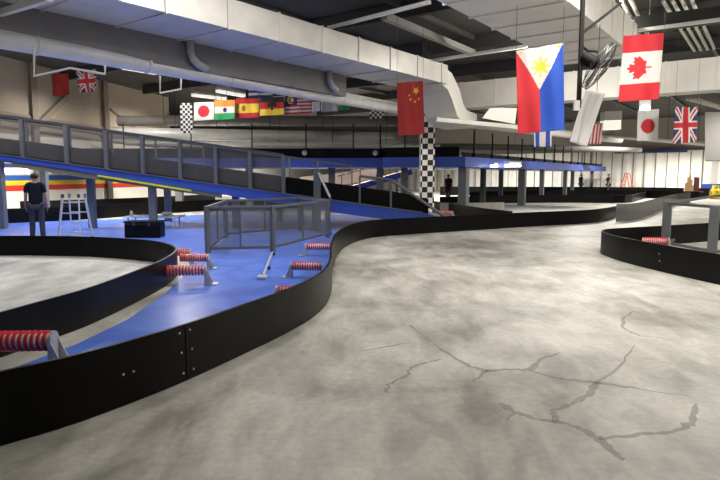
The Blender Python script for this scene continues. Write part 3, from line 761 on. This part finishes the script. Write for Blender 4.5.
def sunflag(s, t):                                     # white triangle down from the top edge
    asp = 48/85; hgt = .50
    if t < hgt*(1-abs(s-.5)*2):
        x, y = (s-.52)*asp, t-.23; r = math.hypot(x, y); a = math.atan2(y, x)
        if r < .062 or (r < .115 and abs(((a/(math.pi/4)+.5) % 1)-.5) < .2): return 'y'
        for cx, cy in ((.09, .035), (.91, .035), (.5, .43)):
            if math.hypot((s-cx)*asp, t-cy) < .017: return 'y'
        return 'w'
    return 'c' if s < .5 else 'p'
def maple(s, t):
    if t < .265 or t > .735: return 'c' if t > .7 else 'r'
    x, y = (s-.49)*44/68, (t-.5)
    return 'c' if inpoly(y/.235, -(x)/.235, LEAF) else 'w'
def china(s, t):
    for cx, cy, R in ((.72, .17, .085), (.82, .33, .035), (.66, .375, .035), (.5, .33, .035), (.46, .25, .03)):
        if star(cx, cy, R, s, t, 27/53): return 'y'
    return 'd'
def disc(cx, cy, r, asp): return lambda s, t: 'r' if math.hypot((s-cx)*asp, t-cy) < r else 'w'
def bands(*ks): return lambda s, t: ks[min(len(ks)-1, int(t*len(ks)))]
def india(s, t): return 'n' if abs(t-.5) < .13 and math.hypot((s-.5)*1.2, t-.5) < .11 else 'ow g'.replace(' ', '')[min(2, int(t*3))]
def spain(s, t):
    if math.hypot((s-.33)*1.3, (t-.5)*.8) < .12: return 'm'
    return 'r' if t < .27 or t > .73 else 'y'
def germany(s, t):
    if abs(s-.5) < .14*(1.3-abs(t-.45)*2) and .18 < t < .72 and (abs(s-.5) < .05 or abs(t-.38) < .14): return 'k'
    return 'kry'[min(2, int((t*.92+.08)*3))]
def malaysia(s, t):
    if s < .47 and t < .56:
        d = math.hypot((s-.22)*1.4, t-.28); d2 = math.hypot((s-.27)*1.4, t-.28)
        return 'y' if (d < .2 and d2 > .16) or d2 < .1 else 'n'
    return 'rw'[int(t*11) % 2]
def usa(s, t): return 'rw'[int(s*8) % 2]
def checks(nx, ny): return lambda s, t: 'kw'[(int(s*nx)+int(t*ny)) % 2]
flag('large sun flag with white triangle, red left and blue right, near the top centre right', ((516, 51), (563, 43), (564.5, 130), (517, 134)), 11.0, sunflag, 64, 112, .035, 5, cord=z3-.005)
flag('large red and white maple leaf flag hung sideways at upper right', ((623, 36), (664, 33), (659, 99), (619, 102)), 11.6, maple, 60, 92, .02, 2)
flag('tall red flag with five yellow stars hanging before the wide duct', ((397, 83), (423, 81), (424.5, 134), (398, 136)), 15.5, china, 54, 104, .03, 3)
flag('white flag with red disc hung upright below the maple leaf flag', ((638, 110), (659, 109), (657.5, 141), (637, 141)), 17.6, disc(.5, .53, .23, 20/30), 40, 60, .02, 4, cord=5.95)
flag('dark crossed flag in red, white and navy hung upright near the right edge', ((675, 107), (697, 107), (697, 142), (673, 144)), 17.0, lambda s, t: union(t, 1-s, 1.5), 48, 72, .03, 6, cord=5.95)
flag('small crossed flag in red, white and navy below the silver pipe at left', ((76, 71), (96, 69), (97, 91), (79, 93)), 20, lambda s, t: union(s, t, 1.3), 60, 48, .05, 7)
flag('small plain dark red flag beside the crossed flag at left', ((51, 75), (68, 73), (70, 95), (53, 96.5)), 21, lambda s, t: 'd', 12, 14, .04, 8)
flag('narrow black and white chequered flag left of the flag row', ((180, 103), (192, 103), (193, 133), (181, 133.5)), 24, checks(5, 12), 50, 96, .02, 9)
flag('white flag with red disc at the left end of the flag row', ((194, 102.5), (214, 102), (214.5, 119.5), (194, 121)), 24.1, disc(.48, .5, .33, 1.15), 40, 34, .02, 10)
flag('saffron, white and green flag with a small navy wheel in the flag row', ((214.5, 100), (235, 100), (235, 119), (215, 120.5)), 24.0, india, 40, 36, .02, 11)
flag('red, yellow and red flag with a small crest in the flag row', ((236, 98.5), (259, 98.5), (259, 117.5), (236, 118.5)), 24.2, spain, 40, 34, .02, 12)
flag('black, red and gold flag with a black eagle in the flag row', ((260, 97.5), (284, 97), (284, 114.5), (260, 116)), 24.0, germany, 44, 36, .02, 13)
flag('white and blue banded flag half hidden by the silver pipe above the flag row', ((248, 88), (273, 88.5), (273, 97), (249, 98)), 25.0, bands('w', 'b', 'w', 'n'), 20, 12, .02, 14)
flag('red and white striped flag with a dark canton in the flag row', ((285, 94.5), (311.5, 94), (311.5, 113), (285, 114.5)), 24.1, malaysia, 54, 44, .02, 15)
flag('narrow pale flag with a red top band in the flag row', ((312, 97), (320, 97), (320, 111), (312, 112)), 24.0, lambda s, t: 'r' if t < .35 else 'w', 8, 12, .01, 16)
flag('plain white flag in the flag row', ((321, 99), (338.5, 99), (338.5, 111), (321, 112)), 24.2, lambda s, t: 'w', 12, 12, .02, 17)
flag('green flag at the right end of the flag row', ((339.5, 100), (350, 101), (350, 109.5), (340, 110)), 24.0, lambda s, t: 'g', 10, 10, .02, 18)
flag('small black and white chequered flag left of the tall red flag', ((369, 109.5), (384, 108.5), (384, 118), (370, 119)), 26, checks(6, 4), 36, 24, .02, 19)
flag('red and white striped flag behind the crumpled white sheet', ((591, 124), (603, 123), (601, 144), (588, 144)), 22, usa, 32, 16, .02, 20)
flag('blue and white barred flag hanging behind the large sun flag', ((534, 112), (552, 112), (551.5, 147), (534, 147)), 20, lambda s, t: 'b' if .08 < s < .3 or .66 < s < .9 else 'w', 24, 20, .02, 21)

# ------------------------------------------------------------------ people
def skin_mesh(name, verts, edges, radii, m, parent, sub=2, extra=None):
    me = bpy.data.meshes.new(name); me.from_pydata(verts, edges, []); o = bpy.data.objects.new(name, me); C.objects.link(o)
    md = o.modifiers.new('skin', 'SKIN'); sb = o.modifiers.new('sub', 'SUBSURF'); sb.levels = sub; sb.render_levels = sub
    for i, r in enumerate(radii):
        r = r if isinstance(r, tuple) else (r, r); me.skin_vertices[0].data[i].radius = r
    me.skin_vertices[0].data[0].use_root = True
    bpy.context.view_layer.update()
    dg = bpy.context.evaluated_depsgraph_get(); nm = bpy.data.meshes.new_from_object(o.evaluated_get(dg))
    bpy.data.objects.remove(o)
    if extra:
        bm = bmesh.new(); bm.from_mesh(nm); t = MB(); t.bm.free(); t.bm = bm; extra(t); bm.to_mesh(nm); bm.free()
    nm.name = name; nm.materials.clear(); nm.materials.append(m)
    for p in nm.polygons: p.use_smooth = True
    ob = bpy.data.objects.new(name, nm); C.objects.link(ob); ob.parent = parent; return ob
M_skin = mat('skin', (.3, .17, .115), .55); M_hair = mat('black_hair', (.01, .009, .008), .6)
def person(label, loc, rotz, shirt, trousers, H=1.72, larm=None, rarm=None, stride=.1):
    o = thing('person', label, 'person', loc, None, rotz)          # faces local +y
    k = H/1.72
    larm = larm or ((-.225, -.02, 1.13), (-.235, .06, .88), (-.235, .09, .80)); rarm = rarm or ((.225, -.02, 1.13), (.235, .06, .88), (.235, .09, .80))
    fl, fr_ = (-.13, stride, .08), (.13, -stride, .08)
    kl, kr = (-.11, stride*.55+.02, .5), (.11, -stride*.35+.02, .5)
    v = [(0, 0, .97), (0, -.01, 1.12), (0, 0, 1.3), (0, 0, 1.43), (0, .0, 1.49), (0, .015, 1.56), (0, .02, 1.63), (0, .01, 1.68),
         (-.17, 0, 1.41), larm[0], larm[1], larm[2], (.17, 0, 1.41), rarm[0], rarm[1], rarm[2],
         (-.09, 0, .9), kl, fl, (fl[0], fl[1]+.12, .05), (.09, 0, .9), kr, fr_, (fr_[0], fr_[1]+.12, .05)]
    r = [(.15, .11), (.13, .1), (.155, .105), (.09, .075), .052, .072, .078, .05, .06, .042, .03, .034, .06, .042, .03, .034, .085, .055, .04, .035, .085, .055, .04, .035]
    e = [(0, 1), (1, 2), (2, 3), (3, 4), (4, 5), (5, 6), (6, 7), (3, 8), (8, 9), (9, 10), (10, 11), (3, 12), (12, 13), (13, 14), (14, 15), (0, 16), (16, 17), (17, 18), (18, 19), (0, 20), (20, 21), (21, 22), (22, 23)]
    sc = lambda L: [tuple(c*k for c in q) for q in L]
    rs = lambda L: [tuple(c*k for c in q) if isinstance(q, tuple) else q*k for q in L]
    def ext(t):
        for arm, sx in ((larm, -1), (rarm, 1)):
            w, h = Vector(arm[1]), Vector(arm[2]); d = (h-w).normalized(); side = Vector((0, 1, 0)); side = (side-d*side.dot(d)).normalized(); inn = Vector((-sx, 0, 0))
            for f, ln in zip(range(4), (.07, .08, .075, .06)):
                b = h+side*(.024-.016*f)
                t.tube([q*k for q in (b, b+d*ln*.5+inn*.004, b+d*ln+inn*.02)], [.0095*k, .009*k, .006*k], 8)
            b = w+d*.035+side*.02
            t.tube([q*k for q in (b, b+side*.03+d*.025, b+side*.035+d*.055)], [.011*k, .010*k, .007*k], 8)
        t.sphere((0, .115*k, 1.585*k), .016*k, (.8, 1, 1.2), 8)
        for sx in (-1, 1): t.sphere((sx*.082*k, .01*k, 1.59*k), .026*k, (.35, .8, 1.2), 8)
        t.sphere((0, .088*k, 1.545*k), .02*k, (1.3, .5, .35), 8)
    skin_mesh('body', sc(v), e, rs(r), M_skin, o, 2, ext)
    for sx in (-1, 1): obj('eye', MB().sphere((sx*.03*k, .092*k, 1.605*k), .011*k, n=8), M_blkm, o, local=1)
    hb = MB().sphere((0, -.006*k, 1.645*k), .092*k, (.98, 1.08, .86), 16)
    for vv in list(hb.bm.verts):
        if vv.co.y > .04*k and vv.co.z < 1.63*k: vv.co.y = .04*k
    obj('hair', hb, M_hair, o, local=1, smooth=True)
    up_l = tuple(Vector(v[8]).lerp(Vector(larm[0]), .75)); up_r = tuple(Vector(v[12]).lerp(Vector(rarm[0]), .75))
    sv = [(0, 0, .86), (0, -.01, 1.12), (0, 0, 1.3), (0, 0, 1.43), (-.175, 0, 1.41), up_l, (.175, 0, 1.41), up_r]
    skin_mesh('shirt', sc(sv), [(0, 1), (1, 2), (2, 3), (3, 4), (4, 5), (3, 6), (6, 7)], rs([(.185, .145), (.17, .14), (.185, .13), (.1, .09), .078, .064, .078, .064]), shirt, o)
    pv = [(0, 0, .96), (-.092, 0, .88), kl, (fl[0], fl[1], .09), (.092, 0, .88), kr, (fr_[0], fr_[1], .09)]
    skin_mesh('trousers', sc(pv), [(0, 1), (1, 2), (2, 3), (0, 4), (4, 5), (5, 6)], rs([(.165, .125), .105, .075, .065, .105, .075, .065]), trousers, o)
    for f in (fl, fr_):
        sh = MB().sphere((f[0]*k, (f[1]+.06)*k, .05*k), .05*k, (.9, 2.6, .98), 12)
        obj('shoe', sh, M_blkm, o, local=1, smooth=True)
    return o
sh1 = mat('navy_cotton', (.007, .008, .014), .9, spec=.2); jn = mat('grey_denim', (.04, .043, .05), .9, spec=.2)
pp = P(34.5, 180, 14.4)
person('person in a dark navy shirt and grey jeans standing with back turned at left', (pp.x, 14.4, .004), .35, sh1, jn, 1.7, stride=.06)
bk = mat('black_cotton', (.012, .012, .012), .85)
pp = P(581, 180, 49); person('distant person in black walking before the white sheeting wall', (pp.x, 49, .004), -1.3, bk, bk, 1.72, stride=.16)
pp = P(608.5, 180, 46); person('distant person in black standing with one arm out beside the deck end posts', (pp.x, 46, .004), 1.4, bk, bk, 1.74, rarm=((.28, .15, 1.18), (.3, .4, 1.12), (.3, .48, 1.1)), stride=.05)
pp = P(448.5, 180, 33); person('person in dark clothes standing under the deck right of the chequered pillar', (pp.x, 33, .004), 2.4, bk, jn, 1.7)

# ------------------------------------------------------------------ ladders, boxes and small things
lad = thing('folding_ladder', 'silver folding ladder standing on the blue floor beside the person at left', 'ladder', (P(74, 200, 14.8).x, 14.8, .004), None, .02)
for sy in (-1, 1):
    for sx in (-1, 1):
        obj('rail', MB().bar((sx*.27, sy*.36, .03), (sx*.2, sy*.17, 1.12), .032, .05), M_alu, lad, local=1)
        obj('foot', MB().box((sx*.27, sy*.36, .025), (.06, .07, .05)), M_blkm, lad, local=1)
        obj('hinge', MB().box((sx*.2, sy*.17, 1.12), (.05, .07, .09)), M_grey2, lad, local=1)
    for i in range(4):
        t = (i+.6)/4.2; y = sy*(.36-.19*t); x = .27-.07*t
        obj('rung', MB().bar((-x, y, 1.12*t), (x, y, 1.12*t), .035, .03), M_alu, lad, local=1)
    obj('top_bar', MB().bar((sy*.2, -.14, 1.12), (sy*.2, .14, 1.12), .035, .03), M_alu, lad, local=1)
    obj('stabiliser', MB().bar((-.38, sy*.36, .03), (.38, sy*.36, .03), .04, .04), M_alu, lad, local=1)
ol = thing('step_ladder', 'orange step ladder standing before the white sheeting wall', 'ladder', (P(627, 180, 48).x, 48, .004), None, .1)
m_or = mat('orange_fibreglass', (.55, .08, .03), .5)
for sy in (-1, 1):
    for sx in (-1, 1): obj('rail', MB().bar((sy*.55+sx*.0, sx*.28, .0), (sy*.08, sx*.2, 1.75), .05, .06), m_or, ol, local=1)
for i in range(5):
    t = (i+.7)/5.5; obj('step', MB().bar((-.55+.47*t, -.28+.08*t, 1.75*t), (-.55+.47*t, .28-.08*t, 1.75*t), .06, .025), m_or, ol, local=1)
obj('top_cap', MB().box((0, 0, 1.77), (.24, .46, .05)), m_or, ol, local=1)
bx = P(145, 230, 15.4); cb = thing('black_crate', 'long black crate standing on the blue floor under the ramp', 'crate', (bx.x, 15.4, .004))
obj('body', MB().box((bx.x, 15.4, .2), (.94, .45, .39)), M_blk, cb, bevel=.03)
obj('lid', MB().box((bx.x, 15.4, .42), (.97, .48, .05)), M_blk, cb, bevel=.015)
for sx in (-.2, .2): obj('latch', MB().box((bx.x+sx, 15.165, .37), (.06, .02, .08)), M_grey2, cb)
bd = P(150, 219, 18.6)
wb = thing('white_table', 'low white board table standing behind the black crate', 'table', (bd.x, 18.6, .004))
obj('top', MB().box((bd.x+.15, 18.6, .33), (1.75, .8, .05)), M_wht, wb, bevel=.01)
for sx in (-.65, .95):
    for sy in (-.3, .3): obj('leg', MB().bar((bd.x+sx*.9, 18.6+sy, .004), (bd.x+sx*.9, 18.6+sy, .31), .05, .05), M_wht, wb)
jx = bd.x-.55
o = obj('white_jar', MB().tube([(jx, 18.5, .356), (jx, 18.5, .46), (jx, 18.5, .48), (jx, 18.5, .52)], [.05, .05, .03, .03], 12), M_wht, origin=(jx, 18.5, .356)); tag(o, 'small white jar standing on the left of the white board table', 'jar')
jx = bd.x+.55
o = obj('cloth_bundle', MB().sphere((jx, 18.6, .42), .12, (1.5, .9, .55), 12), mat('pale_cloth', (.6, .58, .52), .9, bump=.6, scale=12), origin=(jx, 18.6, .356)); tag(o, 'pale cloth bundle lying on the right of the white board table', 'bundle')
# far right: yellow cart, maroon board, timber
yp = P(715.5, 190, 40); yc = thing('yellow_barrel', 'squat yellow plastic barrel at the right edge beyond the grey frame', 'barrel', (yp.x, 40, .004))
obj('body', MB().tube([(yp.x, 40, .004), (yp.x, 40, .1), (yp.x, 40, .35), (yp.x, 40, .62), (yp.x, 40, .68)], [.3, .34, .36, .33, .28], 20), M_yel, yc)
obj('lid', MB().tube([(yp.x, 40, .682), (yp.x, 40, .78), (yp.x, 40, .95)], [.24, .22, .2], 18), M_yel, yc)
pa_, pb_ = V(P(702, 190, 43).x, 43, 0), V(P(748, 190, 43).x, 43, 0)
o = barrier('painted_barrier', [pa_, pb_], 'blue and yellow banded barrier behind the yellow barrel', .55, .1, .004, m=M_yel)
obj('band', MB().bar(pa_+UP*.78, pb_+UP*.78, .16, .44), M_bfas, o)['label'] = 'blue upper band'
mp = P(698, 190, 40); o = thing('padded_chair', 'maroon high-backed chair near the white sheeting at right', 'chair', (mp.x, 40, .004), None, .3)
m_mar = mat('maroon_cloth', (.1, .012, .015), .8)
obj('backrest', MB().bar((.05, .2, .55), (.15, .3, 1.5), .45, .09, V(0, 1, 0)), m_mar, o, local=1, bevel=.03)
obj('seat', MB().box((-.05, -.05, .5), (.5, .5, .1)), m_mar, o, local=1, bevel=.03)
for sx in (-.22, .15):
    for sy in (-.25, .15): obj('leg', MB().bar((sx, sy, 0), (sx, sy, .46), .04, .04), M_blkm, o, local=1)
tp = P(689, 188, 41); o = thing('timber_stack', 'pale upright timber offcuts leaning together left of the maroon chair', 'timber', (tp.x, 41, .004))
for i in range(5):
    x = (i-2)*.16; hgt = (1.1, 1.5, 1.7, 1.35, .95)[i]
    obj('plank', MB().bar((tp.x+x, 41, .004), (tp.x+x*.8+.05, 41.05, hgt), .12, .09, V(0, 1, 0)), mat('timber', (.55, .4, .22), .8, var=.15, scale=5), o)
# white bulkhead at the right edge
a = P(705, 160, 30)
struct('wall_right_bulkhead', MB().hull([a, a+V(9, 0, 0), a+V(10.8, 3, 0), a+V(1.85, 3, 0)]+[q+UP*0 for q in (P(705, 112, 30), P(705, 112, 30)+V(9, 0, 0), P(705, 112, 30)+V(10.8, 3, 0), P(705, 112, 30)+V(1.85, 3, 0))]), mat('bulkhead_white', (.38, .37, .35), .7))
a = P(704, 188, 48)
struct('wall_right_low', MB().hull([V(a.x, 47.2, 0), V(a.x+.6, 47.2, 0), V(a.x+.6, 47.4, 0), V(a.x, 47.4, 0), V(a.x, 47.2, 3.0), V(a.x+.6, 47.2, 3.0), V(a.x+.6, 47.4, 3.0), V(a.x, 47.4, 3.0)]), mat('low_wall_grey', (.5, .48, .43), .7))

# ------------------------------------------------------------------ light
def area(name, loc, size, power, col=(1, .95, .87), rot=(0, 0, 0), sy=None):
    l = bpy.data.lights.new(name, 'AREA'); l.energy = power; l.color = col; l.size = size
    if sy: l.shape = 'RECTANGLE'; l.size_y = sy
    o = bpy.data.objects.new(name, l); C.objects.link(o); o.location = loc; o.rotation_euler = rot; return o
def spot(name, loc, power, col=(1, .95, .87), ang=150, r=.15):
    l = bpy.data.lights.new(name, 'SPOT'); l.energy = power; l.color = col; l.spot_size = math.radians(ang); l.spot_blend = .6; l.shadow_soft_size = r
    o = bpy.data.objects.new(name, l); C.objects.link(o); o.location = loc; return o
for i, (x, y, p) in enumerate(((0.8, 4.6, 30), (4.6, 8.4, 230), (2.2, 10.4, 280), (8.5, 6.5, 100), (-3.5, 2.5, 18))):
    area('ceiling_lamp', (x, y, 5.7), 1.3, p, sy=.4)
area('ceiling_lamp', (-.9, 10.2, 5.9), 1.0, 110, sy=.4)
cool = (.94, .94, 1.0)
for x, y, z, p, c in ((-9.5, 10, 5.8, 430, cool), (-5.5, 16.5, 6.2, 480, cool), (-11, 15.5, 6.0, 450, cool), (-2.0, 18.5, 6.2, 250, cool), (-4.4, 13.2, 3.6, 130, cool)): spot('hall_fill', (x, y, z), p, c)  # fixtureless spots added as fill over the blue floor and flag row
area('under_ramp_lamp', (-9.0, 19.3, 1.72), 4.5, 60, (.95, .96, 1), sy=.15)
warm = (1, .93, .82)
for x, y, z, p in ((-12.8, 21.6, 3.3, 600), (-11.5, 26, 5.9, 450), (-10.4, 33, 5.9, 450), (-6.5, 22, 6.0, 350), (-9, 23, 3.0, 800), (-7.5, 30, 3.2, 1200)): spot('hall_fill', (x, y, z), p, warm, 170)  # spots added to brighten the left wall and flags; no fixtures there
for x, y, z, p in ((12, 11.5, 4.9, 600), (6, 15.5, 6.1, 420), (9, 24, 4.0, 500), (14, 30, 5.6, 1200), (20, 27, 5.8, 800), (20, 42, 5.6, 1900), (27, 40, 5.6, 1500), (8, 44, 5.0, 2600), (13, 52, 5.2, 2000), (0, 36, 5.2, 2600), (-3, 48, 5.2, 3600), (25, 46, 4.6, 1100)):
    spot('hall_fill', (x, y, z), p, ang=165)  # fill spots added for the far wall, deck and cross duct
def fill_point(loc, power, col=(1, .94, .84)):
    l = bpy.data.lights.new('point_fill', 'POINT'); l.energy = power; l.color = col; l.shadow_soft_size = .08
    o = bpy.data.objects.new('point_fill', l); C.objects.link(o); o.location = loc
fill_point((11.5, 13.2, 5.1), 320); fill_point((5.3, 17.5, 5.0), 170); fill_point((4.6, 9.5, 5.6), 45); fill_point((-8.2, 16.5, 5.6), 70)  # point fills added for cross duct, pillar, wide duct and left flag
w = bpy.data.worlds.new('world'); bpy.context.scene.world = w; w.use_nodes = True
w.node_tree.nodes['Background'].inputs['Color'].default_value = (.05, .048, .045, 1)
vs = bpy.context.scene.view_settings
vs.view_transform = 'Standard'; vs.look = 'None'; vs.gamma = 1; vs.use_curve_mapping = False; vs.exposure = 0.9
